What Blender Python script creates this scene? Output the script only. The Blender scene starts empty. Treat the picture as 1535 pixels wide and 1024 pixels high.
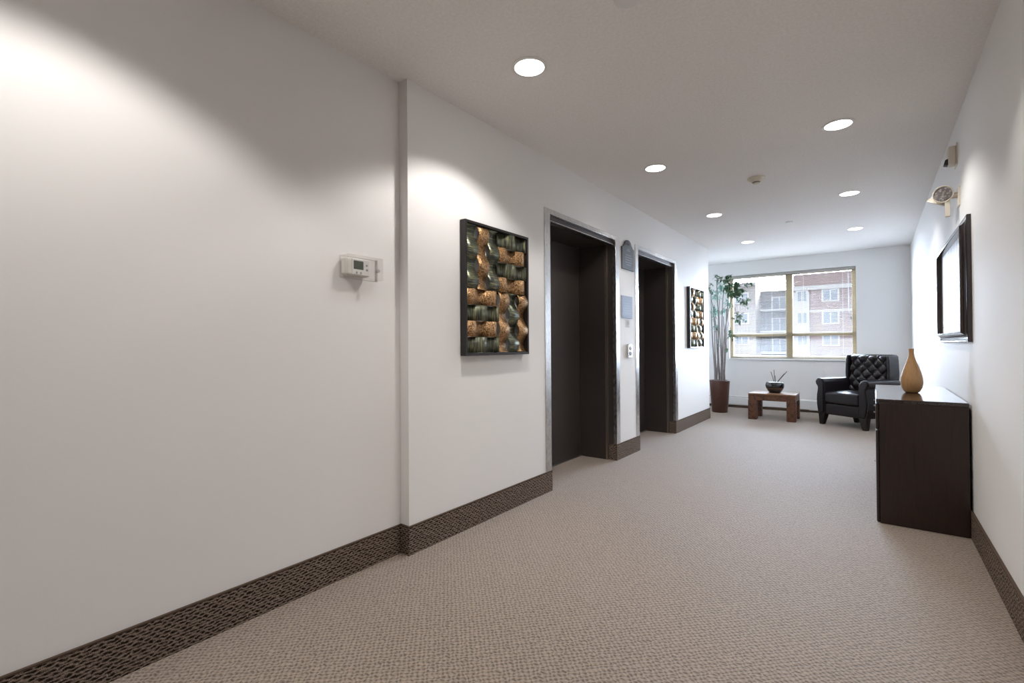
import bpy, bmesh, math, random
from mathutils import Vector, Matrix
from math import pi, sin, cos, radians

SC = bpy.context.scene
COL = SC.collection
R = random.Random(7)
H = 2.6                      # ceiling height
XL, XR, YB = -2.023, 0.449, 9.27
XREC = -2.090                # recessed stretch of the left wall
YREAR = -4.2
XALC = -2.95                 # left side of the lounge beyond the wall's end
YEND = 7.683

# ------------------------------------------------------------------ materials
def nt(m):
    m.use_nodes = True
    return m.node_tree.nodes, m.node_tree.links

def mat(name, col, rough=.5, metal=0.0, spec=.5, coat=0.0, coat_rough=.1):
    m = bpy.data.materials.new(name)
    n, l = nt(m)
    b = n['Principled BSDF']
    b.inputs['Base Color'].default_value = (*col, 1)
    b.inputs['Roughness'].default_value = rough
    b.inputs['Metallic'].default_value = metal
    b.inputs['Specular IOR Level'].default_value = spec
    b.inputs['Coat Weight'].default_value = coat
    b.inputs['Coat Roughness'].default_value = coat_rough
    return m

def coords(n, l, scale=(1, 1, 1), rot=(0, 0, 0)):
    t = n.new('ShaderNodeTexCoord'); mp = n.new('ShaderNodeMapping')
    mp.inputs['Scale'].default_value = scale
    mp.inputs['Rotation'].default_value = rot
    l.new(t.outputs['Object'], mp.inputs['Vector'])
    return mp.outputs['Vector']

def noise(n, l, vec, scale, detail=3, rough=.5, dist=0):
    t = n.new('ShaderNodeTexNoise')
    t.inputs['Scale'].default_value = scale
    t.inputs['Detail'].default_value = detail
    t.inputs['Roughness'].default_value = rough
    t.inputs['Distortion'].default_value = dist
    l.new(vec, t.inputs['Vector'])
    return t.outputs['Fac']

def ramp(n, l, fac, stops):
    r = n.new('ShaderNodeValToRGB')
    el = r.color_ramp.elements
    while len(el) < len(stops): el.new(.5)
    for e, (p, c) in zip(el, stops):
        e.position = p; e.color = (*c, 1)
    l.new(fac, r.inputs['Fac'])
    return r.outputs['Color']

def bump(n, l, fac, strength, dist):
    b = n.new('ShaderNodeBump')
    b.inputs['Strength'].default_value = strength
    b.inputs['Distance'].default_value = dist
    l.new(fac, b.inputs['Height'])
    l.new(b.outputs['Normal'], n['Principled BSDF'].inputs['Normal'])
    return b

def math_node(n, l, op, a, b=None):
    m = n.new('ShaderNodeMath'); m.operation = op
    for i, v in enumerate((a, b)):
        if v is None: continue
        if isinstance(v, (int, float)): m.inputs[i].default_value = v
        else: l.new(v, m.inputs[i])
    return m.outputs[0]

M = {}
def wall_mat(name, col, rough, bscale, bstr):
    m = mat(name, col, rough, spec=.22)
    n, l = nt(m); v = coords(n, l)
    bump(n, l, noise(n, l, v, bscale, 4, .6), bstr, .002)
    return m
M['paint'] = wall_mat('wall_paint', (.875, .865, .852), .60, 160, .10)
M['ceiling'] = wall_mat('ceiling_stipple', (.80, .775, .765), .9, 55, .9)
m = M['ceiling']; n, l = nt(m)
v = coords(n, l); f = noise(n, l, v, 70, 4, .65)
l.new(ramp(n, l, f, [(.3, (.86, .84, .83)), (.7, (.95, .94, .93))]), n['Principled BSDF'].inputs['Base Color'])

def woven(name, stops, pu, pv, vec_kind, sheen=0.0, depth=.004):
    # loops woven in staggered rows: dark dimples between raised yarn
    m = mat(name, stops[-1][1], .62 if vec_kind == 'floor' else .95, spec=.42 if vec_kind == 'floor' else .1)
    n, l = nt(m)
    t = n.new('ShaderNodeTexCoord')
    s = n.new('ShaderNodeSeparateXYZ'); l.new(t.outputs['Object'], s.inputs[0])
    if vec_kind == 'floor':
        a, b = s.outputs['X'], s.outputs['Y']
    else:
        a, b = math_node(n, l, 'ADD', s.outputs['X'], s.outputs['Y']), s.outputs['Z']
    w1 = math_node(n, l, 'SUBTRACT', noise(n, l, t.outputs['Object'], 38, 2), .5)
    w2 = math_node(n, l, 'SUBTRACT', noise(n, l, coords(n, l, (1, 1, 1), (.7, .3, 1.1)), 55, 2), .5)
    u = math_node(n, l, 'MULTIPLY', math_node(n, l, 'ADD', a, math_node(n, l, 'MULTIPLY', w1, pu * 1.6)), 2 * pi / pu)
    v = math_node(n, l, 'MULTIPLY', math_node(n, l, 'ADD', b, math_node(n, l, 'MULTIPLY', w2, pv * .7)), 2 * pi / pv)
    d = math_node(n, l, 'MULTIPLY', math_node(n, l, 'COSINE', u), math_node(n, l, 'COSINE', v))
    fib = noise(n, l, t.outputs['Object'], 420, 2, .6)
    fib2 = noise(n, l, t.outputs['Object'], 130, 2, .6)
    h = math_node(n, l, 'ADD', math_node(n, l, 'MULTIPLY', d, -.35 if vec_kind == 'floor' else -.22), .5)
    h = math_node(n, l, 'ADD', h, math_node(n, l, 'MULTIPLY', math_node(n, l, 'COSINE', math_node(n, l, 'MULTIPLY', v, 2)), -.05 if vec_kind == 'floor' else -.17))
    h = math_node(n, l, 'ADD', h, math_node(n, l, 'MULTIPLY', math_node(n, l, 'SUBTRACT', fib, .5), .75))
    h = math_node(n, l, 'ADD', h, math_node(n, l, 'MULTIPLY', math_node(n, l, 'SUBTRACT', fib2, .5), .30))
    l.new(ramp(n, l, h, stops), n['Principled BSDF'].inputs['Base Color'])
    bump(n, l, h, .8, depth)
    n['Principled BSDF'].inputs['Sheen Weight'].default_value = sheen
    n['Principled BSDF'].inputs['Sheen Roughness'].default_value = .3
    return m
M['carpet'] = woven('woven_carpet', [(.12, (.10, .069, .046)), (.36, (.25, .187, .136)), (.60, (.36, .277, .208)), (.85, (.49, .39, .305))], .0245, .0245, 'floor', .75)
M['base'] = woven('woven_base', [(.20, (.012, .008, .005)), (.42, (.075, .054, .041)), (.60, (.20, .150, .118)), (.82, (.42, .34, .285))], .032, .0228, 'wall')
M['binding'] = mat('carpet_binding', (.10, .070, .053), .9, spec=.1)

def brushed(name, col, rough, metal=1.0, stretch=(90, 90, 3), amt=.10):
    m = mat(name, col, rough, metal)
    n, l = nt(m); v = coords(n, l, stretch)
    f = noise(n, l, v, 6, 3)
    l.new(ramp(n, l, f, [(.2, (max(0, rough - amt),) * 3), (.8, (rough + amt,) * 3)]), n['Principled BSDF'].inputs['Roughness'])
    return m
M['steel'] = brushed('brushed_steel', (.62, .61, .60), .27)
M['bronze'] = brushed('dark_bronze_panel', (.066, .053, .048), .46, .35)
M['jamb'] = brushed('dark_steel_jamb', (.15, .135, .125), .38, .85)
M['stop'] = brushed('bronze_stop', (.33, .28, .24), .36, .9)
M['white_plastic'] = mat('white_plastic', (.80, .78, .74), .4)
M['ivory'] = mat('ivory_plastic', (.74, .68, .58), .4)
M['trimwhite'] = mat('white_trim', (.82, .82, .81), .35)
M['black_plastic'] = mat('black_plastic', (.02, .02, .02), .4)
M['grey_metal'] = mat('grey_metal', (.5, .5, .5), .3, 1)

def emis(name, col, s):
    m = bpy.data.materials.new(name); n, l = nt(m)
    n.remove(n['Principled BSDF'])
    e = n.new('ShaderNodeEmission'); e.inputs[0].default_value = (*col, 1); e.inputs[1].default_value = s
    l.new(e.outputs[0], n['Material Output'].inputs[0])
    return m
M['lamp'] = emis('lamp_lens', (1, .96, .90), 9.0)

def clear(name, tint=(1, 1, 1), base=.04, edge=.5, rough=.02):
    m = bpy.data.materials.new(name); n, l = nt(m)
    n.remove(n['Principled BSDF'])
    t = n.new('ShaderNodeBsdfTransparent'); t.inputs[0].default_value = (*tint, 1)
    g = n.new('ShaderNodeBsdfGlossy'); g.inputs['Roughness'].default_value = rough
    fr = n.new('ShaderNodeLayerWeight'); fr.inputs['Blend'].default_value = .5
    f = math_node(n, l, 'ADD', math_node(n, l, 'MULTIPLY', math_node(n, l, 'POWER', fr.outputs['Facing'], 4), edge), base)
    mx = n.new('ShaderNodeMixShader')
    l.new(f, mx.inputs[0]); l.new(t.outputs[0], mx.inputs[1]); l.new(g.outputs[0], mx.inputs[2])
    l.new(mx.outputs[0], n['Material Output'].inputs[0])
    return m
M['glass'] = clear('window_glass', (.97, .98, .98), .04, .5)
M['acrylic'] = clear('clear_acrylic', (.965, .96, .955), .03, .06, .10)

def wood(name, cols, scale, stretch, rough, bstr=.1, coat=0, dist=1.5, spec=.5):
    m = mat(name, cols[0], rough, coat=coat, spec=spec)
    n, l = nt(m); v = coords(n, l, stretch)
    f = noise(n, l, v, scale, 6, .62, dist)
    k = len(cols)
    l.new(ramp(n, l, f, [(.28 + .44 * i / max(1, k - 1), c) for i, c in enumerate(cols)]), n['Principled BSDF'].inputs['Base Color'])
    bump(n, l, f, bstr, .001)
    return m
M['espresso'] = wood('espresso_wood', [(.010, .006, .005), (.030, .016, .012), (.018, .010, .008)], 5, (6, 6, .5), .30, .05)
M['espresso_top'] = wood('espresso_top', [(.022, .014, .012), (.040, .024, .020)], 5, (6, .5, 6), .13, .02, coat=.6)
M['rustic'] = wood('rustic_wood', [(.022, .010, .007), (.045, .018, .010), (.16, .060, .026), (.040, .018, .011), (.28, .13, .06)], 6.5, (1.3, 1.3, 1.0), .45, .3, dist=2.2)
M['rustic_top'] = wood('rustic_top', [(.11, .052, .026), (.26, .14, .07), (.15, .075, .038)], 7, (.7, 2.4, 2), .38, .15, dist=1.5)
M['gourd'] = wood('honey_wood', [(.36, .19, .075), (.50, .285, .125), (.42, .23, .095)], 6, (3, 3, .6), .42, .06)
M['planter'] = wood('planter_wood', [(.040, .016, .012), (.095, .040, .029), (.055, .023, .017)], 6, (7, 7, .35), .33, .06)
M['trunk'] = wood('grey_bark', [(.13, .105, .095), (.30, .26, .24)], 12, (3, 3, .6), .8, .5)
M['twig'] = mat('twig', (.12, .09, .06), .8)
def leafmat(name, a, b):
    m = mat(name, a, .45)
    n, l = nt(m); v = coords(n, l)
    l.new(ramp(n, l, noise(n, l, v, 16, 2), [(.35, a), (.65, b)]), n['Principled BSDF'].inputs['Base Color'])
    n['Principled BSDF'].inputs['Transmission Weight'].default_value = 0
    return m
M['leaf'] = leafmat('ficus_leaf', (.035, .095, .040), (.10, .21, .10))
M['leaf_lit'] = leafmat('ficus_leaf_lit', (.20, .44, .36), (.38, .62, .54))  # same ficus leaves, with daylight put into a paler colour
M['moss'] = mat('moss', (.30, .29, .25), .9)

m = M['leather'] = mat('espresso_leather', (.013, .010, .0115), .33, spec=.38)
n, l = nt(m); v = coords(n, l); bump(n, l, noise(n, l, v, 220, 3), .12, .001)
M['chairleg'] = mat('black_wood_leg', (.012, .009, .008), .35)
M['brass'] = mat('aged_nailhead', (.16, .13, .11), .35, 1)

m = M['ceramic'] = mat('black_glaze', (.010, .011, .013), .16, coat=.5)
M['sand'] = mat('white_sand', (.80, .79, .77), .9)
M['reed'] = mat('dark_reed', (.022, .017, .016), .6)
M['slate'] = mat('slate_plaque', (.085, .095, .105), .5)
M['slate_light'] = mat('etched_grey', (.30, .31, .33), .5)
M['signblue'] = mat('pale_blue_plate', (.36, .43, .56), .65)
M['signline'] = mat('sign_print', (.27, .34, .48), .5)
M['paper'] = mat('white_paper', (.78, .78, .80), .6)
M['ink'] = mat('grey_print', (.42, .42, .44), .6)
M['lcd'] = mat('grey_green_display', (.105, .125, .105), .25)
M['tan'] = mat('tan_vinyl', (.34, .265, .145), .45)
M['blind'] = mat('white_blind', (.42, .40, .365), .45)
M['cord'] = mat('blind_cord', (.55, .54, .50), .7)
M['heater'] = mat('heater_enamel', (.80, .81, .80), .35)
M['darkframe'] = mat('espresso_moulding', (.030, .020, .018), .22, coat=.5)
M['artframe'] = mat('gunmetal_frame', (.035, .031, .031), .35, .5)

# printed sheet behind glass: window glare put into its pale colour, thin grey uprights and one rule
m = M['print'] = mat('glare_print', (.90, .90, .90), .35)
n, l = nt(m)
t = n.new('ShaderNodeTexCoord'); s = n.new('ShaderNodeSeparateXYZ'); l.new(t.outputs['Object'], s.inputs[0])
c = n.new('ShaderNodeCombineXYZ'); l.new(math_node(n, l, 'MULTIPLY', s.outputs['Y'], 3.2), c.inputs[0])
f = noise(n, l, c.outputs[0], 5, 3)
colr = ramp(n, l, f, [(.38, (.45, .50, .58)), (.44, (.91, .91, .91)), (.58, (.91, .91, .91)), (.66, (.58, .62, .68))])
l.new(colr, n['Principled BSDF'].inputs['Base Color'])

def striated(name, a, b, c3, sx, sy, sz, metal=.55, rough=.34):
    m = mat(name, a, rough, metal)
    n, l = nt(m); v = coords(n, l, (sx, sy, sz))
    f = noise(n, l, v, 8, 5, .7)
    l.new(ramp(n, l, f, [(.30, a), (.50, b), (.70, c3)]), n['Principled BSDF'].inputs['Base Color'])
    bump(n, l, f, .25, .002)
    return m
G = ((.025, .028, .030), (.105, .115, .090), (.46, .46, .22))
M['green_v'] = striated('green_patina_vertical', *G, 3, 1.2, 16)
M['green_h'] = striated('green_patina_horizontal', *G, 3, 16, 1.2)
m = M['copper'] = mat('hammered_copper', (.40, .22, .10), .40, .6)
n, l = nt(m); v = coords(n, l)
vo = n.new('ShaderNodeTexVoronoi'); vo.inputs['Scale'].default_value = 120; l.new(v, vo.inputs['Vector'])
l.new(ramp(n, l, vo.outputs['Distance'], [(.15, (.66, .41, .20)), (.55, (.42, .245, .11)), (.8, (.13, .07, .035))]), n['Principled BSDF'].inputs['Base Color'])
bump(n, l, vo.outputs['Distance'], .6, .003)

def siding(name, a, b, period):
    m = mat(name, a, .8)
    n, l = nt(m)
    t = n.new('ShaderNodeTexCoord'); s = n.new('ShaderNodeSeparateXYZ'); l.new(t.outputs['Object'], s.inputs[0])
    fr = math_node(n, l, 'FRACT', math_node(n, l, 'DIVIDE', s.outputs['Z'], period))
    l.new(ramp(n, l, fr, [(0.0, b), (.12, a), (1.0, a)]), n['Principled BSDF'].inputs['Base Color'])
    return m
M['side_pink'] = siding('brown_siding', (.165, .105, .085), (.11, .07, .058), .35)
M['side_cream'] = siding('cream_siding', (.185, .15, .122), (.14, .115, .095), .35)
M['side_grey'] = siding('grey_siding', (.115, .103, .095), (.085, .075, .07), .35)
M['bld_trim'] = mat('building_trim', (.28, .25, .22), .6)
M['bld_glass'] = mat('building_glass', (.14, .14, .145), .15)
M['bld_rail'] = mat('balcony_rail', (.07, .07, .07), .5)
M['asphalt'] = mat('asphalt', (.10, .10, .10), .9)

# ------------------------------------------------------------------ mesh builder
class MB:
    def __init__(s): s.bm = bmesh.new()
    def quad(s, *p):
        return s.bm.faces.new([s.bm.verts.new(q) for q in p])
    def box(s, x0, x1, y0, y1, z0, z1):
        v = [s.bm.verts.new((x, y, z)) for x in (x0, x1) for y in (y0, y1) for z in (z0, z1)]
        for f in ((0, 1, 3, 2), (4, 6, 7, 5), (0, 4, 5, 1), (2, 3, 7, 6), (0, 2, 6, 4), (1, 5, 7, 3)):
            s.bm.faces.new([v[i] for i in f])
        return s
    def taper(s, c0, c1, a, b):      # box between two rectangles: centre (x,y,z), half sizes (hx,hy)
        v = []
        for (cx, cy, cz), (hx, hy) in ((c0, a), (c1, b)):
            v.append([s.bm.verts.new((cx + i * hx, cy + j * hy, cz)) for i, j in ((-1, -1), (1, -1), (1, 1), (-1, 1))])
        s.bm.faces.new(v[0][::-1]); s.bm.faces.new(v[1])
        for i in range(4):
            k = (i + 1) % 4
            s.bm.faces.new((v[0][i], v[0][k], v[1][k], v[1][i]))
        return s
    def prism(s, pts, axis, a, b):   # 2-D outline extruded along an axis
        def P(u, w, t):
            return {'x': (t, u, w), 'y': (u, t, w), 'z': (u, w, t)}[axis]
        A = [s.bm.verts.new(P(u, w, a)) for u, w in pts]
        B = [s.bm.verts.new(P(u, w, b)) for u, w in pts]
        s.bm.faces.new(A); s.bm.faces.new(B[::-1])
        for i in range(len(pts)):
            k = (i + 1) % len(pts)
            s.bm.faces.new((A[i], B[i], B[k], A[k]))
        return s
    def lathe(s, prof, seg=32, c=(0, 0, 0), axis=(0, 0, 1), close=True):
        rot = Vector((0, 0, 1)).rotation_difference(Vector(axis)).to_matrix()
        C = Vector(c); rings = []
        for r, z in prof:
            if r < 1e-6: rings.append([s.bm.verts.new(C + rot @ Vector((0, 0, z)))])
            else: rings.append([s.bm.verts.new(C + rot @ Vector((r * cos(2 * pi * i / seg), r * sin(2 * pi * i / seg), z))) for i in range(seg)])
        for A, B in zip(rings, rings[1:]):
            for i in range(seg):
                k = (i + 1) % seg
                if len(A) == 1 and len(B) == 1: continue
                if len(A) == 1: s.bm.faces.new((A[0], B[i], B[k]))
                elif len(B) == 1: s.bm.faces.new((A[i], A[k], B[0]))
                else: s.bm.faces.new((A[i], A[k], B[k], B[i]))
        return s
    def tube(s, pts, rad, seg=8, cap=True):
        pts = [Vector(p) for p in pts]
        rads = rad if isinstance(rad, (list, tuple)) else [rad] * len(pts)
        up = Vector((.31, .17, .93)); rings = []
        for i, p in enumerate(pts):
            d = (pts[min(i + 1, len(pts) - 1)] - pts[max(i - 1, 0)]).normalized()
            u = d.cross(up)
            if u.length < .05: u = d.cross(Vector((1, 0, 0)))
            u.normalize(); w = d.cross(u)
            rings.append([s.bm.verts.new(p + rads[i] * (cos(2 * pi * k / seg) * u + sin(2 * pi * k / seg) * w)) for k in range(seg)])
        for A, B in zip(rings, rings[1:]):
            for i in range(seg):
                k = (i + 1) % seg
                s.bm.faces.new((A[i], A[k], B[k], B[i]))
        if cap:
            s.bm.faces.new(rings[0][::-1]); s.bm.faces.new(rings[-1])
        return s
    def grid(s, fn, nu, nv):
        V = [[s.bm.verts.new(fn(i / nu, j / nv)) for j in range(nv + 1)] for i in range(nu + 1)]
        for i in range(nu):
            for j in range(nv):
                s.bm.faces.new((V[i][j], V[i + 1][j], V[i + 1][j + 1], V[i][j + 1]))
        return s
    def build(s, name, m, parent=None, bev=0, seg=2, smooth=35, sub=0, solid=0):
        bmesh.ops.recalc_face_normals(s.bm, faces=s.bm.faces)
        me = bpy.data.meshes.new(name)
        s.bm.to_mesh(me); s.bm.free()
        if m: me.materials.append(M[m] if isinstance(m, str) else m)
        if smooth:
            me.polygons.foreach_set('use_smooth', [True] * len(me.polygons))
            me.set_sharp_from_angle(angle=radians(smooth))
        o = bpy.data.objects.new(name, me); COL.objects.link(o)
        if parent: o.parent = parent
        if solid:
            d = o.modifiers.new('thick', 'SOLIDIFY'); d.thickness = solid; d.offset = 0
        if bev:
            d = o.modifiers.new('bevel', 'BEVEL'); d.width = bev; d.segments = seg; d.limit_method = 'ANGLE'
        if sub:
            d = o.modifiers.new('sub', 'SUBSURF'); d.levels = d.render_levels = sub
        return o

def box(name, m, x0, x1, y0, y1, z0, z1, parent=None, bev=0, seg=2):
    return MB().box(x0, x1, y0, y1, z0, z1).build(name, m, parent, bev, seg)

def tag(o, label, cat, group=None):
    o['label'] = label; o['category'] = cat
    if group: o['group'] = group
    return o
def thing(name, label, cat, loc=(0, 0, 0), rz=0, group=None):
    o = bpy.data.objects.new(name, None); COL.objects.link(o)
    o.empty_display_size = .1
    o.location = loc; o.rotation_euler = (0, 0, rz)
    return tag(o, label, cat, group)
def struct(o):
    o['kind'] = 'structure'; return o
def lab(o, text): o['label'] = text; return o
def copy_thing(root, name=None):
    c = root.copy(); COL.objects.link(c)
    for ch in list(root.children):
        d = ch.copy(); COL.objects.link(d); d.parent = c
        for g in ch.children:
            e = g.copy(); COL.objects.link(e); e.parent = d
    return c

# ------------------------------------------------------------------ the shell
struct(box('floor', 'carpet', XALC - .15, XR + .15, YREAR - .1, YB + .15, -.12, 0))
struct(box('ceiling', 'ceiling', XALC - .15, XR + .15, YREAR - .1, YB + .15, H, H + .12))
struct(box('wall_right', 'paint', XR, XR + .15, YREAR, YB + .15, 0, H))
struct(box('wall_rear', 'paint', XREC - .4, XR, YREAR - .1, YREAR, 0, H))

OPEN = [(3.169, 4.360), (4.928, 6.115)]      # lift openings along the left wall
DOORX, OPEN_Z = -2.420, 2.125
w = MB()
w.box(XREC - .5, XREC, YREAR, 1.734, 0, H)
edges = [1.734, OPEN[0][0] - .01, OPEN[0][1] + .01, OPEN[1][0] - .01, OPEN[1][1] + .01, YEND]
for i in (0, 2, 4): w.box(XREC - .5, XL, edges[i], edges[i + 1], 0, H)
for i in (1, 3): w.box(XREC - .5, XL, edges[i], edges[i + 1], OPEN_Z + .06, H)
struct(w.build('wall_left', 'paint'))
struct(box('wall_alcove', 'paint', XALC - .15, XALC, YEND - .15, YB + .15, 0, H))
struct(box('wall_alcove_return', 'paint', XALC, XREC - .5, YEND - .15, YEND, 0, H))

# window opening in the far wall
WX0, WX1, WZ0, WZ1 = -2.088, -0.218, 0.868, 2.358
w = MB()
w.box(XALC, WX0, YB, YB + .15, 0, H); w.box(WX1, XR, YB, YB + .15, 0, H)
w.box(WX0, WX1, YB, YB + .15, 0, WZ0); w.box(WX0, WX1, YB, YB + .15, WZ1, H)
struct(w.build('wall_far', 'paint'))

# carpet strips turned up the foot of the walls
BH, BT = .150, .011
def strip(name, x0, x1, y0, y1):
    o = struct(box(name, 'base', x0, x1, y0, y1, 0, BH))
    grow = .0015
    box('binding', 'binding', x0 - grow, x1 + grow, y0 - grow, y1 + grow, BH, BH + .006, o)
    return o
strip('baseboard_left', XREC, XREC + BT, YREAR, 1.734 - BT)
strip('baseboard_step', XREC, XL + BT, 1.734 - BT, 1.734)
strip('baseboard_left_near_lift', XL, XL + BT, 1.734, OPEN[0][0])
strip('baseboard_left_between_lifts', XL, XL + BT, OPEN[0][1], OPEN[1][0])
strip('baseboard_left_far', XL, XL + BT, OPEN[1][1], YEND)
strip('baseboard_left_end', XREC - .4, XL + BT, YEND, YEND + BT)
strip('baseboard_right', XR - BT, XR, YREAR, YB - .002)
strip('baseboard_jamb_near', XL - .078, XL + BT, OPEN[0][1] - BT, OPEN[0][1])
strip('baseboard_jamb_far', XL - .078, XL + BT, OPEN[1][1] - BT, OPEN[1][1])
struct(box('baseboard_far', 'binding', XALC, XR - BT, YB - .008, YB, 0, .10))
struct(box('baseboard_alcove', 'base', XALC, XALC + BT, YEND, YB - .01, 0, BH))

# ------------------------------------------------------------------ lift doors
for i, (y0, y1) in enumerate(OPEN):
    d = bpy.data.objects.new('door_%d' % (i + 1), None); COL.objects.link(d)
    d.location = (XL, y0, 0); struct(d)
    W = y1 - y0
    t = .08
    f = MB()                                  # polished trim round the opening, standing just off the wall
    f.box(-.03, .006, -t, 0, 0, OPEN_Z + t)
    f.box(-.03, .006, W, W + t, 0, OPEN_Z + t)
    f.box(-.03, .006, 0, W, OPEN_Z + .040, OPEN_Z + t)
    f.build('frame', 'steel', d, bev=.002)
    hd = MB().box(-.085, -.028, 0, W, OPEN_Z + .006, OPEN_Z + .062).build('header', 'bronze', d)
    MB().box(-.092, -.024, 0, W, OPEN_Z, OPEN_Z + .006).build('edge_strip', 'steel', hd)
    j = MB()
    j.box(-.085, -.03, -.012, 0, 0, OPEN_Z + .04); j.box(-.085, -.03, W, W + .012, 0, OPEN_Z + .04)
    j.build('jamb', 'jamb', d)
    s = MB()
    s.box(-.105, -.085, -.012, .024, 0, OPEN_Z); s.box(-.105, -.085, W - .024, W + .012, 0, OPEN_Z)
    s.build('door_stop', 'stop', d)
    r = MB()
    r.box(DOORX - XL, -.105, -.012, .024, 0, OPEN_Z); r.box(DOORX - XL, -.105, W - .024, W + .012, 0, OPEN_Z)
    r.box(DOORX - XL, -.085, -.012, W + .012, OPEN_Z, OPEN_Z + .05)
    r.build('return_panel', 'bronze', d)
    dx = DOORX - XL
    MB().box(dx - .04, dx, .024, W * .5 - .002, .006, OPEN_Z).build('door_panel', 'bronze', d, bev=.002)
    MB().box(dx - .04, dx, W * .5 + .002, W - .024, .006, OPEN_Z).build('door_panel', 'bronze', d, bev=.002)
    MB().box(dx - .04, dx + .028, .024, W - .024, 0, .007).build('sill', 'steel', d)
    MB().box(dx - .06, dx - .045, -.02, W + .02, 0, OPEN_Z + .05).build('shaft_panel', 'black_plastic', d)

# ------------------------------------------------------------------ window
win = bpy.data.objects.new('window_1', None); COL.objects.link(win); struct(win)
win.location = (0, YB, 0)
RV = .085                                   # depth of the reveal
f = MB()
ft = .055
f.box(WX0, WX0 + ft, RV, RV + .06, WZ0, WZ1); f.box(WX1 - ft, WX1, RV, RV + .06, WZ0, WZ1)
f.box(WX0 + ft, WX1 - ft, RV, RV + .06, WZ0, WZ0 + .05); f.box(WX0 + ft, WX1 - ft, RV, RV + .06, WZ1 - .05, WZ1)
f.build('window_frame', 'tan', win, bev=.003)
MXC = -1.145
MB().box(MXC - .052, MXC + .052, RV - .006, RV + .06, WZ0 + .05, WZ1 - .05).build('mullion', 'tan', win, bev=.003)
for a, b in ((WX0 + ft, MXC - .052), (MXC + .052, WX1 - ft)):
    MB().box(a, b, RV - .004, RV + .06, 1.262, 1.322).build('mid_rail', 'tan', win, bev=.003)
    g = MB(); g.quad((a, RV + .04, WZ0 + .05), (b, RV + .04, WZ0 + .05), (b, RV + .04, 1.262), (a, RV + .04, 1.262))
    g.build('pane', 'glass', win)
    g = MB(); g.quad((a, RV + .04, 1.322), (b, RV + .04, 1.322), (b, RV + .04, WZ1 - .05), (a, RV + .04, WZ1 - .05))
    g.build('pane', 'glass', win)
MB().box(WX0 - .025, WX1 + .025, -.028, 0, WZ0 - .018, WZ0 + .004).build('sill', 'trimwhite', win, bev=.004)
MB().box(WX0, WX1, 0, RV, WZ0 + .0005, WZ0 + .004).build('sill_board', 'trimwhite', win)
MB().box(WX1 - .075, WX1 - .055, RV - .022, RV, 1.52, 1.56).build('latch', 'black_plastic', win)

bl = thing('venetian_blind', 'white horizontal blind with open slats hanging in the far window', 'blind', (0, YB + .045, 0))
bx0, bx1 = WX0 + .012, WX1 - .012
MB().box(bx0, bx1, -.02, .022, WZ1 - .040, WZ1 - .002).build('headrail', 'blind', bl, bev=.003)
s = MB(); z = WZ0 + .045; k = 0
while z < WZ1 - .05:
    s.prism([(-.0125, z - .0008), (0, z + .0006), (.0125, z - .0006), (.0125, z - .0002), (0, z + .0010), (-.0125, z - .0004)], 'x', bx0, bx1)
    z += .0222
s.build('slats', 'blind', bl, smooth=0)
MB().box(bx0, bx1, -.012, .012, WZ0 + .012, WZ0 + .024).build('bottom_rail', 'blind', bl, bev=.002)
for x in (-1.93, -1.40, -.93, -.39):
    MB().tube([(x, -.014, WZ0 + .02), (x, -.014, WZ1 - .03)], .0014, 5).build('ladder_cord', 'cord', bl)
MB().tube([(-.315, -.024, WZ1 - .05), (-.312, -.026, 1.62)], .0055, 8).build('tilt_wand', 'trimwhite', bl)

# ------------------------------------------------------------------ baseboard heater
ht = thing('baseboard_heater', 'long white baseboard heater along the far wall under the window', 'heater', (0, YB, 0))
prof = [(-.012, .205), (-.058, .195), (-.066, .185), (-.066, .055), (-.058, .045), (-.012, .045)]
MB().prism(prof, 'x', XALC + .05, -.93).build('cover', 'heater', ht, bev=.002)
MB().prism([(a * 1.06, b + .004 * (1 if b > .1 else -1)) for a, b in prof], 'x', -.98, -.86).build('end_cap', 'trimwhite', ht, bev=.002)
MB().prism([(a, b if b > .1 else b - .012) for a, b in prof], 'x', -.862, .38).build('cover', 'heater', ht, bev=.002)
g = MB(); g.box(XALC + .06, -.99, -.060, -.052, .1925, .1965); g.build('outlet_slot', 'bld_rail', ht)
MB().box(XALC + .05, .38, -.05, -.008, .0, .045).build('foot', 'binding', ht)

# ------------------------------------------------------------------ downlights
def downlight(x, y, label, watts=63):
    t = thing('recessed_downlight', label, 'ceiling light', (x, y, H), 0, 'recessed ceiling downlights')
    MB().lathe([(.088, -.0005), (.094, -.004), (.094, 0.0), (.078, 0.0), (.078, -.006), (.086, -.007), (.094, -.004)], 40).build('trim_ring', 'trimwhite', t)
    MB().lathe([(0, -.0045), (.079, -.0045), (.079, -.002), (0, -.002)], 40).build('lens', 'lamp', t)
    L = bpy.data.lights.new('downlight_beam', 'SPOT')
    L.energy = watts; L.color = (1, .962, .925); L.spot_size = radians(123); L.spot_blend = .33; L.shadow_soft_size = .06
    o = bpy.data.objects.new('downlight_beam', L); COL.objects.link(o)
    o.parent = t; o.location = (0, 0, -.012)
    return t
LX, RX = -1.430, -.176
for y, tx in ((2.055, 'large round downlight nearest the camera, above the woven metal art by the first lift'),
              (3.873, 'round downlight over the carpet in front of the nearer lift'),
              (5.700, 'round downlight over the carpet in front of the farther lift'),
              (7.512, 'farthest round downlight of the left row, by the end of the left wall'),
              (.235, 'round downlight above the pale wall left of the thermostat'),
              (-3.30, 'unseen round downlight added near the rear wall as fill light')):  # out of view behind the camera, added for rear fill
    downlight(LX, y, tx, 59 if y < 3 else 42 if y < 5 else 26)
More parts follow.
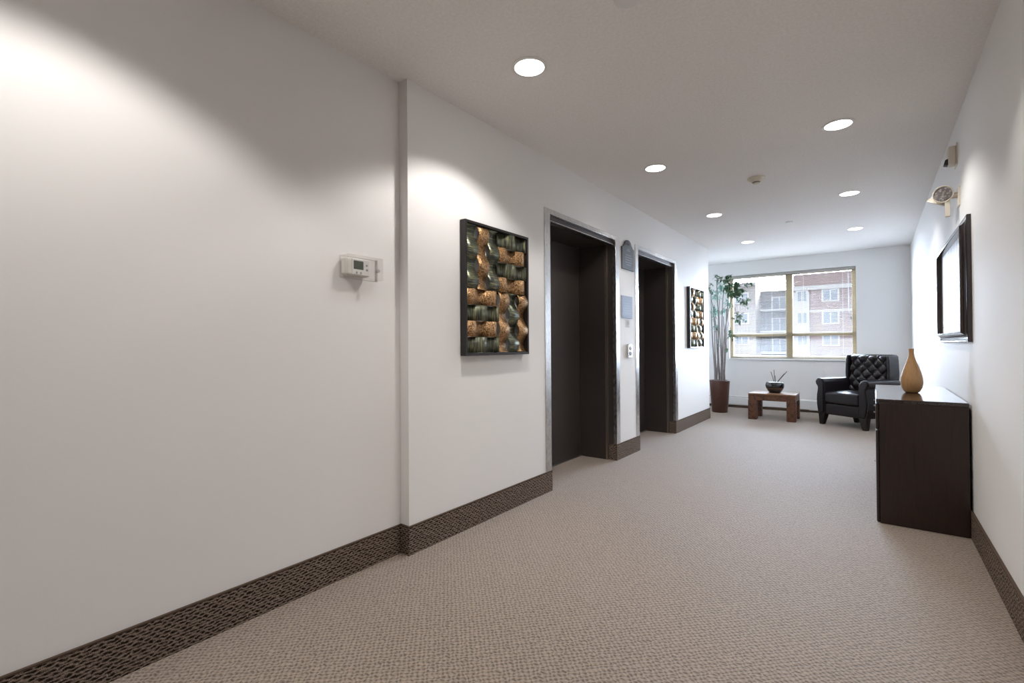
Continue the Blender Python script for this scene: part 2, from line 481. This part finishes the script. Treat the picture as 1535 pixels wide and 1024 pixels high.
for y, tx in ((2.040, 'round downlight of the right row just above the top edge of the view'),
              (3.862, 'glaring oval-looking downlight nearest the right wall, above the dark console'),
              (5.700, 'middle round downlight of the right row, beyond the smoke detector'),
              (7.508, 'farthest round downlight of the right row, before the armchair')):
    downlight(RX, y, tx, 30 if y < 3 else 42 if y < 5 else 26)

# ceiling fittings
sd = thing('smoke_detector', 'ivory smoke detector hanging from the ceiling between the two rows of downlights', 'smoke detector', (-.815, 4.665, H))
MB().lathe([(0, -.0), (.072, 0), (.072, -.008), (.066, -.014), (.058, -.018), (.040, -.034), (.030, -.037)], 32).build('base', 'ivory', sd)
MB().lathe([(.030, -.034), (.030, -.046), (.024, -.052), (0, -.053)], 24).build('sensor_cap', 'ivory', sd)
MB().lathe([(.0305, -.0365), (.0312, -.040), (.0305, -.0435)], 24).build('sensor_slot', 'black_plastic', sd)
cp = MB().lathe([(0, -.014), (.030, -.014), (.038, -.010), (.040, 0), (0, 0)], 28).build('sprinkler_cover', 'trimwhite')
cp.location = (-.798, 6.591, H); tag(cp, 'small flat white sprinkler cover on the ceiling before the window', 'sprinkler cover')
cp = MB().lathe([(0, -.008), (.050, -.008), (.058, -.005), (.060, 0), (0, 0)], 32).build('ceiling_cover', 'trimwhite')
cp.location = (-.815, 1.900, H); tag(cp, 'plain white round cover plate cut off by the top edge of the view', 'ceiling cover')

# ------------------------------------------------------------------ woven metal wall art
def wave_strip(parent, m, horiz, u0, u1, c, half, amp, n, phase, base, label):
    # a metal ribbon that swings out from the backing and in again along its length
    def fn(a, b):
        s = u0 + a * (u1 - u0); v = c + (b - .5) * 2 * half
        x = base + amp * (.5 + .5 * sin(2 * pi * n * a + phase))
        return (x, s, v) if horiz else (x, v, s)
    o = MB().grid(fn, 48, 2).build('metal_ribbon', m, parent, smooth=60, solid=.0016)
    lab(o, label); return o
def woven_art(y0, z0, label):
    W, Hh, D = .668, .838, .048
    t = thing('metal_wall_art', label, 'wall art', (XL, y0, z0), 0, 'woven metal wall art')
    f = MB(); ft = .016
    f.box(.004, D, 0, ft, 0, Hh); f.box(.004, D, W - ft, W, 0, Hh); f.box(.004, D, ft, W - ft, 0, ft); f.box(.004, D, ft, W - ft, Hh - ft, Hh)
    f.build('frame', 'artframe', t, bev=.0015)
    hang = MB(); hang.box(.004, .010, W / 2 - .012, W / 2 + .012, ft, Hh - ft); hang.box(.004, .010, ft, W / 2 - .012, Hh / 2 - .012, Hh / 2 + .012); hang.box(.004, .010, W / 2 + .012, W - ft, Hh / 2 - .012, Hh / 2 + .012)
    hang.build('cross_bar', 'artframe', t)
    x0, x1 = ft + .002, W - ft - .002; zb, zt = ft + .002, Hh - ft - .002
    xm, zm = W * .5, Hh * .5
    cw = (xm - x0) / 3; rh = (zm - zb) / 4
    A, B = .040, .010
    for k in range(3):       # upright ribbons, top left and bottom right
        gm = 'green_v' if k != 1 else 'copper'
        wave_strip(t, gm, False, zm, zt, x0 + cw * (k + .5), cw * .49, A, 2, (0 if k != 1 else pi), B, 'upright %s ribbon in the upper quarter' % ('green' if k != 1 else 'copper'))
        gm = 'copper' if k != 1 else 'green_v'
        wave_strip(t, gm, False, zb, zm, xm + cw * (k + .5), cw * .49, A, 2, (pi if k != 1 else 0), B, 'upright %s ribbon in the lower quarter' % ('copper' if k != 1 else 'green'))
    for k in range(4):       # level ribbons, top right and bottom left
        gm = 'green_h' if k % 2 == 1 else 'copper'
        wave_strip(t, gm, True, xm, x1, zm + rh * (k + .5), rh * .49, A, 1.55, (0 if k % 2 == 0 else pi) + .15, B, 'level %s ribbon in the upper quarter' % ('green' if k % 2 else 'copper'))
        gm = 'green_h' if k % 2 == 0 else 'copper'
        wave_strip(t, gm, True, x0, xm, zb + rh * (k + .5), rh * .49, A, 1.55, (0 if k % 2 == 1 else pi) + .15, B, 'level %s ribbon in the lower quarter' % ('green' if k % 2 == 0 else 'copper'))
    return t
a1 = woven_art(2.143, 1.072, 'woven copper and green metal wall art between the wall corner and the first lift')
a2 = copy_thing(a1); a2.location = (XL, 6.600, 1.082)
a2['label'] = 'woven metal wall art gleaming at the far end of the left wall past both lifts'

# ------------------------------------------------------------------ thermostat with clear guard
th = thing('thermostat', 'white thermostat with grey display inside the clear box on the left wall', 'thermostat', (XREC, 1.434, 1.530))
MB().box(0, .048, -.072, .072, -.045, .045).build('body', 'white_plastic', th, bev=.014, seg=4)
MB().box(.045, .051, -.040, .066, -.040, .040).build('front_panel', 'trimwhite', th, bev=.008, seg=3)
MB().box(.050, .0525, -.030, .026, -.012, .030).build('display', 'lcd', th, bev=.002)
for y, z in ((.047, .012), (.047, -.010), (-.012, -.028), (.012, -.028)):
    MB().lathe([(0, .002), (.005, .0015), (.006, 0), (0, 0)], 14, (.051, y, z), (1, 0, 0)).build('button', 'grey_metal' if z > -.02 else 'ink', th)
gd = thing('thermostat_guard', 'clear plastic lock box covering the white thermostat', 'thermostat cover', (XREC, 1.464, 1.530))
g = MB(); gx, gy, gz, gt = .068, .105, .056, .003
g.box(gx - gt, gx, -gy, gy, -gz, gz)
g.box(0, gx - gt, -gy, -gy + gt, -gz, gz); g.box(0, gx - gt, gy - gt, gy, -gz, gz)
g.box(0, gx - gt, -gy + gt, gy - gt, -gz, -gz + gt); g.box(0, gx - gt, -gy + gt, gy - gt, gz - gt, gz)
g.build('case', 'acrylic', gd)
MB().box(0, .004, gy, gy + .014, -gz, gz).build('back_flange', 'acrylic', gd)
MB().lathe([(0, .014), (.009, .012), (.009, 0), (0, 0)], 16, (gx, .066, -.012), (1, 0, 0)).build('lock', 'grey_metal', gd)

# ------------------------------------------------------------------ signs between the lifts
pq = thing('wall_plaque', 'dark grey crested plaque high on the wall between the lifts', 'plaque', (XL - .002, 4.645, 1.905))
out = [(-.150, 0), (.150, 0), (.150, .225), (.115, .232), (.098, .250)]
out += [(.085 * cos(a), .245 + .062 * sin(a)) for a in [radians(d) for d in range(15, 170, 14)]]
out += [(-.098, .250), (-.115, .232), (-.150, .225)]
MB().prism(out, 'x', 0, .018).build('plate', 'slate', pq, bev=.004)
fan = MB()
for a in range(30, 160, 20):
    c0, s0 = cos(radians(a)), sin(radians(a))
    fan.tube([(.019, .026 * c0, .246 + .018 * s0), (.019, .066 * c0, .246 + .046 * s0)], .0035, 5)
fan.build('crest', 'slate_light', pq)
ln = MB()
for z, hw in ((.205, .030), (.190, .045), (.145, .070), (.120, .085), (.095, .075), (.070, .080), (.045, .060)):
    ln.box(.018, .0188, -hw, hw, z, z + .009)
ln.build('etched_lines', 'slate_light', pq)
sg = thing('notice_sign', 'pale blue printed notice plate on the wall between the lifts', 'sign', (XL - .002, 4.622, 1.405))
MB().box(0, .012, -.130, .130, 0, .228).build('plate', 'signblue', sg, bev=.002)
ln = MB()
for k, hw in enumerate((.08, .10, .095, .10, .085, .10, .09)):
    ln.box(.012, .0126, -hw, hw, .185 - .025 * k, .194 - .025 * k)
ln.build('printed_lines', 'signline', sg)
pp = thing('paper_notice', 'small white paper notice taped just below the pale blue sign', 'notice', (XL - .002, 4.638, 1.298))
MB().box(0, .0015, -.085, .085, 0, .102).build('sheet', 'paper', pp)
ln = MB()
for k, hw in enumerate((.06, .055, .062, .05, .06)): ln.box(.0015, .002, -hw, hw, .078 - .015 * k, .083 - .015 * k)
ln.build('printed_lines', 'ink', pp)
cb = thing('call_button_panel', 'steel lift call panel with two round buttons below the notices', 'call panel', (XL - .002, 4.650, 1.0))
MB().prism([(-.05, .01), (-.04, 0), (.04, 0), (.05, .01), (.05, .125), (.04, .137), (.0, .142), (-.04, .137), (-.05, .125)], 'x', 0, .030).build('plate', 'steel', cb, bev=.004)
for z in (.045, .098):
    b_ = MB().lathe([(.024, 0), (.024, .006), (.019, .007), (.019, .003), (0, .003)], 24, (.030, 0, z), (1, 0, 0)).build('button_ring', 'grey_metal', cb)
    MB().lathe([(.018, .003), (.018, .006), (0, .007)], 20, (.030, 0, z), (1, 0, 0)).build('button', 'jamb', b_)

# ------------------------------------------------------------------ right wall: framed print, emergency light, strobe
fp = thing('framed_print', 'wide pale print in a dark moulded frame on the right wall above the console', 'framed picture', (XR, 0, 0))
fy0, fy1, fz0, fz1 = 3.752, 5.165, 1.137, 1.870
prof = [(0, 0), (.018, 0), (.021, .004), (.018, .009), (.018, .014), (.020, .026), (.026, .038), (.036, .048), (.045, .053), (.047, .058), (.045, .064), (.036, .066), (.012, .066), (0, .066)]
fm = MB()      # mitred moulding: profile (depth from wall, distance in from the outer edge)
corner = [(fy0, fz0, 1, 1), (fy1, fz0, -1, 1), (fy1, fz1, -1, -1), (fy0, fz1, 1, -1)]
rings = [[fm.bm.verts.new((-d, cy + sy * e, cz + sz * e)) for d, e in prof] for cy, cz, sy, sz in corner]
for i in range(4):
    A, B = rings[i], rings[(i + 1) % 4]
    for k in range(len(prof)):
        q = (k + 1) % len(prof)
        fm.bm.faces.new((A[k], A[q], B[q], B[k]))
fm.build('frame', 'darkframe', fp)
MB().box(-.012, 0, fy0 + .06, fy1 - .06, fz0 + .06, fz1 - .06).build('print_sheet', 'print', fp)
MB().box(-.0128, -.012, fy0 + .066, fy1 - .066, fz0 + .112, fz0 + .116).build('rule_line', 'ink', fp)

em = thing('emergency_light', 'ivory twin-head emergency light on the right wall above the framed print', 'emergency light', (XR + .002, 4.20, 2.075))
MB().box(-.012, 0, -.045, .045, -.062, .062).build('wall_plate', 'ivory', em, bev=.004)
MB().tube([(-.006, 0, .015), (-.040, -.005, .008), (-.070, .02, .004)], [.022, .014, .012], 12).build('arm', 'ivory', em)
def head(c, ax, name='lamp_head'):
    h = MB().lathe([(0, -.050), (.022, -.048), (.040, -.030), (.052, -.006), (.055, .006), (.050, .009), (.047, .004)], 28, c, ax).build(name, 'ivory', em)
    MB().lathe([(.047, .003), (.030, .006), (0, .008)], 28, c, ax).build('lens', 'lensglass', h)
    return h
m = M['lensglass'] = mat('lamp_reflector', (.55, .53, .52), .18, .7)
n, l = nt(m); v = coords(n, l)
vo = n.new('ShaderNodeTexVoronoi'); vo.inputs['Scale'].default_value = 75; l.new(v, vo.inputs['Vector'])
l.new(ramp(n, l, vo.outputs['Distance'], [(.1, (.75, .73, .72)), (.6, (.28, .26, .26))]), n['Principled BSDF'].inputs['Base Color'])
head((-.080, -.010, .030), (-.28, -.90, -.10))
head((-.108, .060, -.004), (-.45, .25, -.85))
MB().box(-.072, -.046, -.012, .020, -.120, -.004).build('test_box', 'ivory', em, bev=.004)
st = thing('fire_strobe', 'small ivory fire alarm strobe high on the right wall near the ceiling', 'alarm', (XR + .002, 4.300, 2.370))
MB().box(-.008, 0, -.060, .060, -.070, .075).build('wall_plate', 'ivory', st, bev=.002)
MB().box(-.046, -.008, -.048, .048, -.055, .060).build('housing', 'ivory', st, bev=.006)
MB().prism([(-.068, -.050), (-.046, -.056), (-.046, -.014), (-.060, -.018)], 'y', -.025, .025).build('strobe_lens', 'black_plastic', st, bev=.002)

# ------------------------------------------------------------------ console
cs = thing('console_cabinet', 'dark espresso wooden console cabinet against the right wall', 'cabinet', (0, 3.805, 0))
CX0, CX1, CL, CH = .004, .436, 1.295, .782
MB().box(CX0 + .018, CX1, 0.0, CL, .0, CH - .024).build('body', 'espresso', cs, bev=.003)
MB().box(CX0 + .002, CX1, -.0015, CL + .0015, CH - .024, CH).build('top', 'espresso_top', cs, bev=.003)
for k in range(3):
    d0 = .012 + k * (CL - .024) / 3
    d1 = d0 + (CL - .024) / 3 - .006
    dr = MB().box(CX0, CX0 + .018, d0, d1, .004, CH - .20).build('door', 'espresso', cs, bev=.005)
    MB().lathe([(0, .010), (.005, .009), (.006, .006), (.003, .003), (.003, 0)], 14, (CX0, d0 + .04 if k != 1 else d1 - .04, .38), (-1, 0, 0)).build('knob', 'grey_metal', dr)
    dw = MB().box(CX0, CX0 + .018, d0, d1, CH - .194, CH - .030).build('drawer', 'espresso', cs, bev=.005)
    MB().lathe([(0, .010), (.005, .009), (.006, .006), (.003, .003), (.003, 0)], 14, (CX0, (d0 + d1) / 2, CH - .11), (-1, 0, 0)).build('knob', 'grey_metal', dw)

vs = thing('gourd_vase', 'honey coloured gourd-shaped wooden vase standing on the console', 'vase', (.211, 4.415, CH))
MB().lathe([(0, 0), (.034, 0), (.046, .010), (.058, .036), (.0635, .070), (.0615, .104), (.052, .146), (.038, .190), (.025, .228), (.0175, .256), (.0145, .282), (.0155, .310), (.0125, .311), (.011, .290), (.0, .270)], 40).build('body', 'gourd', vs, smooth=60)

# ------------------------------------------------------------------ low table, bowl, reeds
tb = thing('low_table', 'low rustic wooden table with thick square legs under the window', 'table', (-1.215, 8.165, 0))
TX, TY, TH = .312, .252, .394
MB().box(-TX, TX, -TY, TY, TH - .022, TH).build('top', 'rustic_top', tb, bev=.006)
fr = MB()
fr.box(-TX + .004, TX - .004, -TY + .004, -TY + .09, TH - .105, TH - .022); fr.box(-TX + .004, TX - .004, TY - .09, TY - .004, TH - .105, TH - .022)
fr.box(-TX + .004, -TX + .09, -TY + .09, TY - .09, TH - .105, TH - .022); fr.box(TX - .09, TX - .004, -TY + .09, TY - .09, TH - .105, TH - .022)
fr.build('apron', 'rustic', tb, bev=.004)
for sx in (-1, 1):
    for sy in (-1, 1):
        cx, cy = sx * (TX - .058), sy * (TY - .058)
        MB().box(cx - .058, cx + .058, cy - .058, cy + .058, 0, TH - .104).build('leg', 'rustic', tb, bev=.006)
bw = thing('bowl', 'round black glazed bowl of white sand on the low wooden table', 'bowl', (-1.200, 8.150, TH))
MB().lathe([(0, 0), (.070, 0), (.078, .008), (.104, .045), (.124, .085), (.128, .112), (.122, .142), (.110, .160), (.104, .160), (.112, .140), (.112, .10), (0, .09)], 40).build('vessel', 'ceramic', bw, smooth=50)
MB().lathe([(.1135, .0635), (.1150, .0660), (.1162, .0685)], 40).build('rim_line', 'rustic_top', bw)
MB().lathe([(.1075, .157), (.06, .162), (0, .164)], 32).build('sand', 'sand', bw)
for i, (bx, by, tx, ty, hh, lb) in enumerate((
        (-.010, .01, -.050, .0, .315, 'dark reed in the black bowl leaning left'),
        (.000, .0, -.012, .02, .345, 'tallest dark reed standing upright in the black bowl'),
        (.016, -.01, .004, .01, .255, 'short dark reed in the middle of the black bowl'),
        (.030, .01, .160, .02, .325, 'long dark reed in the black bowl leaning far right'),
        (.024, .02, .125, .03, .290, 'shorter dark reed beside the one leaning far right'))):
    o = MB().tube([(bx, by, .150), (.6 * bx + .4 * tx, by, .15 + .42 * (hh - .15)), (tx, ty, hh)], .0042, 6).build('reed', 'reed')
    o.location = (-1.200, 8.150, TH); tag(o, lb, 'reed', 'reeds in the black bowl')

# ------------------------------------------------------------------ armchair
ca = thing('armchair', 'dark brown leather armchair with tufted back and rolled arms beside the window', 'armchair', (-.367, 7.811, 0), math.atan2(-.566, .824))
ca_o = MB()
DEP = .60
def arm(s):
    # outline of the arm seen from the front (outer side towards s)
    pts = [(.238, .150), (.238, .560), (.240, .600), (.262, .632), (.300, .648), (.336, .646), (.362, .632), (.374, .606), (.368, .578), (.352, .560), (.336, .540),
           (.333, .515), (.340, .470), (.351, .415), (.356, .340), (.352, .270), (.342, .205), (.328, .150)]
    return [(s * x, z) for x, z in pts]
for s in (-1, 1):
    p = arm(s)
    a_ = MB().prism(p, 'y', .012, DEP).build('arm', 'leather', ca, bev=.008, seg=3, smooth=50)
    # padded front panel of the arm and its row of nailheads
    cx = s * .297; pan = [(cx + (x - cx) * .80, .40 + (z - .40) * .93) for x, z in p]
    MB().prism(pan, 'y', -.010, .014).build('arm_panel', 'leather', a_, bev=.009, seg=3, smooth=50)
    L = [(cx + (x - cx) * .90, .010, .40 + (z - .40) * .965) for x, z in p]
    MB().tube(L, .004, 6).build('piping', 'leather', a_)
MB().box(-.238, .238, .016, DEP, .150, .302).build('front_rail', 'leather', ca, bev=.014, seg=3)
def cushion(u, v):
    return None
cu = MB().box(-.236, .236, .000, .520, .304, .462)
cu.build('seat_cushion', 'leather', ca, bev=.030, seg=5, smooth=60)
crown = MB().grid(lambda a, b: (-.206 + .412 * a, .030 + .46 * b, .4605 + .026 * (sin(pi * a) * sin(pi * b)) ** .6), 16, 16)
crown.build('cushion_crown', 'leather', ca, smooth=80)
# tufted back
BX, BZ0, BZ1 = .262, .440, .975
def lean(z): return .500 + (z - .44) * .11
TWX, TWZ = .140, .150
def tuft(x, z):
    p = (x + .02) / TWX + (z - .93) / TWZ; q = (x + .02) / TWX - (z - .93) / TWZ
    return (abs(sin(pi * p)) * abs(sin(pi * q))) ** .45
def bf(a, b):
    x = -BX + 2 * BX * a; z = BZ0 + (BZ1 - BZ0) * b
    edge = min(1, min(a, 1 - a) / .07, (1 - b) / .07); edge = max(0, edge)
    wrap = (1 - edge) ** 2
    return (x, lean(z) - .034 * tuft(x, z) * min(1, edge * 1.4) + .030 * wrap, z - .006 * wrap)
back_face = MB().grid(bf, 110, 110).build('tufted_back', 'leather', ca, smooth=80)
bb = MB().prism([(lean(BZ0) + .025, .30), (lean(BZ1) + .025, BZ1 - .008), (lean(BZ1) + .045, BZ1 + .004), (lean(BZ1) + .150, BZ1 - .004), (lean(BZ1) + .172, BZ1 - .03), (.640, .16), (.560, .16)], 'x', -BX - .006, BX + .006)
bb.build('back_shell', 'leather', ca, bev=.012, seg=3)
for i in range(-4, 5):
    for j in range(-9, 3):
        if (i + j) % 2: continue
        x = -.02 + i * TWX / 2; z = .93 + j * TWZ / 2
        if abs(x) < BX - .03 and .48 < z < BZ1 - .025:
            MB().lathe([(0, .009), (.007, .007), (.010, .002), (.010, -.004)], 12, (x, lean(z) - .002, z), (0, -1, .1)).build('button', 'leather', back_face)
for s in (-1, 1):      # rolled wing where the back meets the arm
    wg = MB()
    wg.prism([(s * BX, BZ1 - .004), (s * (BX + .022), BZ1 - .012), (s * (BX + .034), .90), (s * (BX + .040), .72), (s * (BX + .034), .60), (s * BX, .56)], 'y', .495, .690)
    wg.build('wing', 'leather', ca, bev=.018, seg=5, smooth=60)
for x in (-.283, .283):
    MB().taper((x * 1.06, .045, 0), (x, .05, .155), (.026, .026), (.048, .045)).build('leg', 'chairleg', ca, bev=.004)
for x in (-.215, .215):
    MB().taper((x, .600, 0), (x, .575, .165), (.026, .026), (.038, .036)).build('leg', 'chairleg', ca, bev=.004)

# ------------------------------------------------------------------ potted ficus
pl = thing('potted_ficus', 'tall slim potted ficus tree in a brown wooden planter left of the window', 'plant', (-2.065, 8.470, 0))
MB().lathe([(0, 0), (.118, 0), (.122, .006), (.158, .515), (.161, .528), (.156, .530), (.146, .524), (.140, .480), (0, .470)], 44).build('planter', 'planter', pl, smooth=40)
ms = MB()
for k in range(46):
    a, r = R.uniform(0, 6.28), .125 * math.sqrt(R.random())
    ms.lathe([(.020, 0), (.016, .018), (0, .026)], 7, (r * cos(a), r * sin(a), .478 + .028 * R.random()))
ms.build('moss', 'moss', pl)
TR = [  # base x,y -> top x,y,z : slender upright stems
    (-.085, .00, -.135, .02, 2.02), (-.060, .03, -.095, .06, 1.80), (-.022, -.03, -.012, -.02, 2.20), (-.005, .05, -.050, .08, 1.92),
    (.030, .00, .085, .02, 2.08), (.055, -.03, .235, -.02, 2.04), (.075, .03, .115, .06, 1.72), (.022, -.06, .040, -.05, 1.88),
    (-.045, -.05, -.075, -.07, 1.64), (.085, .00, .160, .05, 2.20), (.000, .02, -.150, .05, 1.90), (.060, .06, .060, .09, 1.60)]
tips = []
for bx, by, tx, ty, tz in TR:
    pts = []
    ph = R.uniform(0, 6); am = R.uniform(.010, .020)
    for i in range(11):
        t = i / 10; e = t ** 2.0
        pts.append((bx + (tx - bx) * e + am * sin(5 * t + ph) * (1 - .3 * t), by + (ty - by) * e + am * cos(4 * t + ph), .48 + (tz - .48) * t))
    MB().tube(pts, [.0120 - .0060 * i / 10 for i in range(11)], 7).build('stem', 'trunk', pl)
    tips.append(pts)
def leaf(mb, p, d, s):
    d = d.normalized(); side = d.cross(Vector((R.uniform(-.5, .5), R.uniform(-.5, .5), 1)))
    if side.length < .05: side = Vector((1, 0, 0))
    side.normalize(); up = side.cross(d)
    w = .36 * s
    a = mb.bm.verts.new(p); m1 = mb.bm.verts.new(p + d * s * .45 - up * s * .03); e = mb.bm.verts.new(p + d * s - up * s * .14)
    l1 = mb.bm.verts.new(p + d * s * .4 + side * w * .5 + up * s * .04); r1 = mb.bm.verts.new(p + d * s * .4 - side * w * .5 + up * s * .04)
    for f_ in ((a, m1, l1), (m1, e, l1), (a, r1, m1), (m1, r1, e)): mb.bm.faces.new(f_)
def cluster(lm, tm, c, rad, nleaf, start, droop=.6, size=.062):
    c = Vector(c); ns = max(3, nleaf // 7)
    s0 = Vector(start)
    def rnd():
        while True:
            q = Vector((R.uniform(-1, 1), R.uniform(-1, 1), R.uniform(-1, 1)))
            if q.length <= 1: return Vector((q.x * rad[0], q.y * rad[1], q.z * rad[2]))
    hubs = [c + rnd() * .45 for _ in range(max(2, ns // 6))]
    for h in hubs: tm.tube([s0, s0.lerp(h, .5) + Vector((0, 0, .025)), h], [.0034, .0026, .0016], 5)
    for k in range(ns):
        e = c + rnd()
        h = min(hubs, key=lambda q: (q - e).length)
        mid = h.lerp(e, .55) + Vector((0, 0, .02))
        tm.tube([h, mid, e], [.0018, .0014, .0008], 4)
        for j in range(7):
            t = .15 + .85 * (j + R.random()) / 7
            p = h.lerp(mid, t * 2) if t < .5 else mid.lerp(e, t * 2 - 1)
            leaf(lm, p, Vector((R.uniform(-1, 1), R.uniform(-1, 1), R.uniform(-1, .5) - droop * .5)), size * R.uniform(.7, 1.2))
lm, tm = MB(), MB()
cluster(lm, tm, (.245, -.02, 2.03), (.19, .15, .17), 420, tips[5][10], size=.070)
cluster(lm, tm, (.150, -.02, 2.20), (.15, .12, .10), 130, tips[9][10], size=.06)
cluster(lm, tm, (.46, -.02, 2.10), (.12, .08, .05), 56, (.28, -.02, 2.08), size=.055)
cluster(lm, tm, (.40, -.03, 1.78), (.11, .09, .12), 77, (.215, -.02, 1.98), size=.06)
cluster(lm, tm, (.31, -.02, 1.56), (.14, .09, .13), 98, (.205, -.02, 1.80), size=.06)
cluster(lm, tm, (.20, -.02, 1.28), (.08, .07, .15), 63, (.155, -.02, 1.50), size=.055)
cluster(lm, tm, (.13, -.02, 1.02), (.04, .05, .08), 14, (.10, -.01, 1.16), size=.05)
cluster(lm, tm, (-.13, -.02, 2.06), (.10, .09, .12), 63, tips[0][10], size=.055)
cluster(lm, tm, (.02, -.04, 2.24), (.11, .08, .07), 42, tips[2][10], size=.055)
lm.build('foliage', 'leaf', pl, smooth=0)
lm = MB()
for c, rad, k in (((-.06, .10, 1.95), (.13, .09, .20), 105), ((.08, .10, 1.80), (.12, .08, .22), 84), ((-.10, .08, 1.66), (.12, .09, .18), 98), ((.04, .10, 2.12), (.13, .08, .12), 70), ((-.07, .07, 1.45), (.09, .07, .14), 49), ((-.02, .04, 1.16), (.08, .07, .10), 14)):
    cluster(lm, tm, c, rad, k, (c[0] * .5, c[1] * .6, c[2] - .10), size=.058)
lab(lm.build('lit_foliage', 'leaf_lit', pl, smooth=0), 'leaves at the back tinted pale blue-green as if daylit')
tw = tm.build('twigs', 'twig', pl); tw['kind'] = 'stuff'

# ------------------------------------------------------------------ outside the window
BY = 70.0
K = (BY) / 34.0
def zz(z): return 1.135 + (z - 1.135) * K
def xx(x): return x * K
ab = thing('apartment_building', 'brown and cream apartment block across the street seen through the blind', 'building', (0, BY, -9))
def bz(z): return zz(z) + 9
MB().box(xx(-3.92), 14, 0, 10, 0, bz(5.35)).build('right_wing', 'side_pink', ab)
MB().box(xx(-6.0), xx(-3.92), 3.0, 10, 0, bz(4.62)).build('middle_wing', 'side_grey', ab)
MB().box(xx(-11.0), xx(-6.0), -.6, 10, 0, bz(4.98)).build('left_wing', 'side_cream', ab)
MB().box(xx(-3.98), 14.2, -.35, 0, bz(4.38), bz(4.62)).build('fascia', 'bld_trim', ab)
MB().box(xx(-11.0), xx(-5.96), -.95, -.6, bz(4.86), bz(5.06)).build('parapet', 'bld_trim', ab)
MB().box(xx(-3.92), xx(-3.10), -.25, 0, 0, bz(4.25)).build('corner_panel', 'bld_trim', ab)
MB().box(xx(-3.10), 14, -.06, 0, bz(3.02), bz(3.16)).build('belt_course', 'bld_trim', ab)
def bwin(x0, x1, z0, z1, y):
    X0, X1, Z0, Z1 = xx(x0), xx(x1), bz(z0), bz(z1); t = .13
    f = MB(); xm = (X0 + X1) / 2
    f.box(X0 - t, X0 + .05, y - .08, y, Z0 - t, Z1 + t); f.box(X1 - .05, X1 + t, y - .08, y, Z0 - t, Z1 + t)
    f.box(X0 + .05, X1 - .05, y - .08, y, Z0 - t, Z0); f.box(X0 + .05, X1 - .05, y - .08, y, Z1, Z1 + t)
    f.box(xm - .06, xm + .06, y - .07, y, Z0, Z1)
    o = f.build('window', 'bld_trim', ab)
    MB().box(X0, X1, y - .03, y - .005, Z0, Z1).build('pane', 'bld_glass', o)
for z0 in (3.68, 2.36, 1.04, -.28):
    bwin(-2.41, -1.66, z0, z0 + .64, 0)
    bwin(-.60, .15, z0, z0 + .64, 0)
    bwin(-3.72, -3.22, z0 + .02, z0 + .62, -.25)
    bwin(-7.2, -6.45, z0 + .12, z0 + .70, -.6)
for zb in (3.30, 1.92, .56):
    b_ = MB().box(xx(-5.85), xx(-3.98), .6, 3.0, bz(zb) - .12, bz(zb) + .10).build('balcony', 'bld_trim', ab)
    r_ = MB()
    for i in range(30):
        x = xx(-5.85) + (xx(-3.98) - xx(-5.85)) * i / 29
        r_.box(x - .02, x + .02, .62, .66, bz(zb) + .10, bz(zb) + 1.05)
    r_.box(xx(-5.85), xx(-3.98), .60, .68, bz(zb) + 1.02, bz(zb) + 1.10)
    r_.build('railing', 'bld_rail', b_)
    bwin(-5.3, -4.5, zb + .05, zb + .85, 3.0)
g_ = box('ground', 'asphalt', -60, 60, YB + 1, 140, -9.2, -9.0); struct(g_)

# ------------------------------------------------------------------ light
wd = bpy.data.worlds.new('overcast_sky'); SC.world = wd; wd.use_nodes = True
bg = wd.node_tree.nodes['Background']
bg.inputs[0].default_value = (.69, .81, 1.0, 1)
n, l = wd.node_tree.nodes, wd.node_tree.links       # hazy sky, bright beyond the far building and dimmer on our side
t = n.new('ShaderNodeTexCoord'); s = n.new('ShaderNodeSeparateXYZ'); l.new(t.outputs['Generated'], s.inputs[0])
mr = n.new('ShaderNodeMapRange'); mr.interpolation_type = 'SMOOTHSTEP'
for k, v in ((1, -.05), (2, .60), (3, 3.3), (4, 50)): mr.inputs[k].default_value = v
l.new(s.outputs['Y'], mr.inputs[0]); l.new(mr.outputs[0], bg.inputs[1])
P = bpy.data.lights.new('window_portal', 'AREA'); P.shape = 'RECTANGLE'; P.size = WX1 - WX0; P.size_y = WZ1 - WZ0
P.cycles.is_portal = True
po = bpy.data.objects.new('window_portal', P); COL.objects.link(po)
po.location = ((WX0 + WX1) / 2, YB + .2, (WZ0 + WZ1) / 2); po.rotation_euler = (radians(-90), 0, 0)

# ------------------------------------------------------------------ camera
yaw, pitch, roll = .6484, .0081, -.0065
fw = Vector((-sin(yaw) * cos(pitch), cos(yaw) * cos(pitch), sin(pitch)))
rt = Vector((cos(yaw), sin(yaw), 0)); up = rt.cross(fw)
r2 = rt * cos(roll) + up * sin(roll); u2 = -rt * sin(roll) + up * cos(roll)
cam = bpy.data.cameras.new('camera'); co = bpy.data.objects.new('camera', cam); COL.objects.link(co)
cam.sensor_width = 36; cam.lens = 715.96 / 1535 * 36; cam.clip_start = .02; cam.clip_end = 400
mw = Matrix((r2, u2, -fw)).transposed().to_4x4(); mw.translation = (0, 0, 1.135)
co.matrix_world = mw
SC.camera = co
SC.cycles.transparent_max_bounces = 48
SC.view_settings.view_transform = 'Standard'; SC.view_settings.look = 'None'
SC.view_settings.gamma = 1; SC.view_settings.use_curve_mapping = False
SC.view_settings.exposure = 0.25
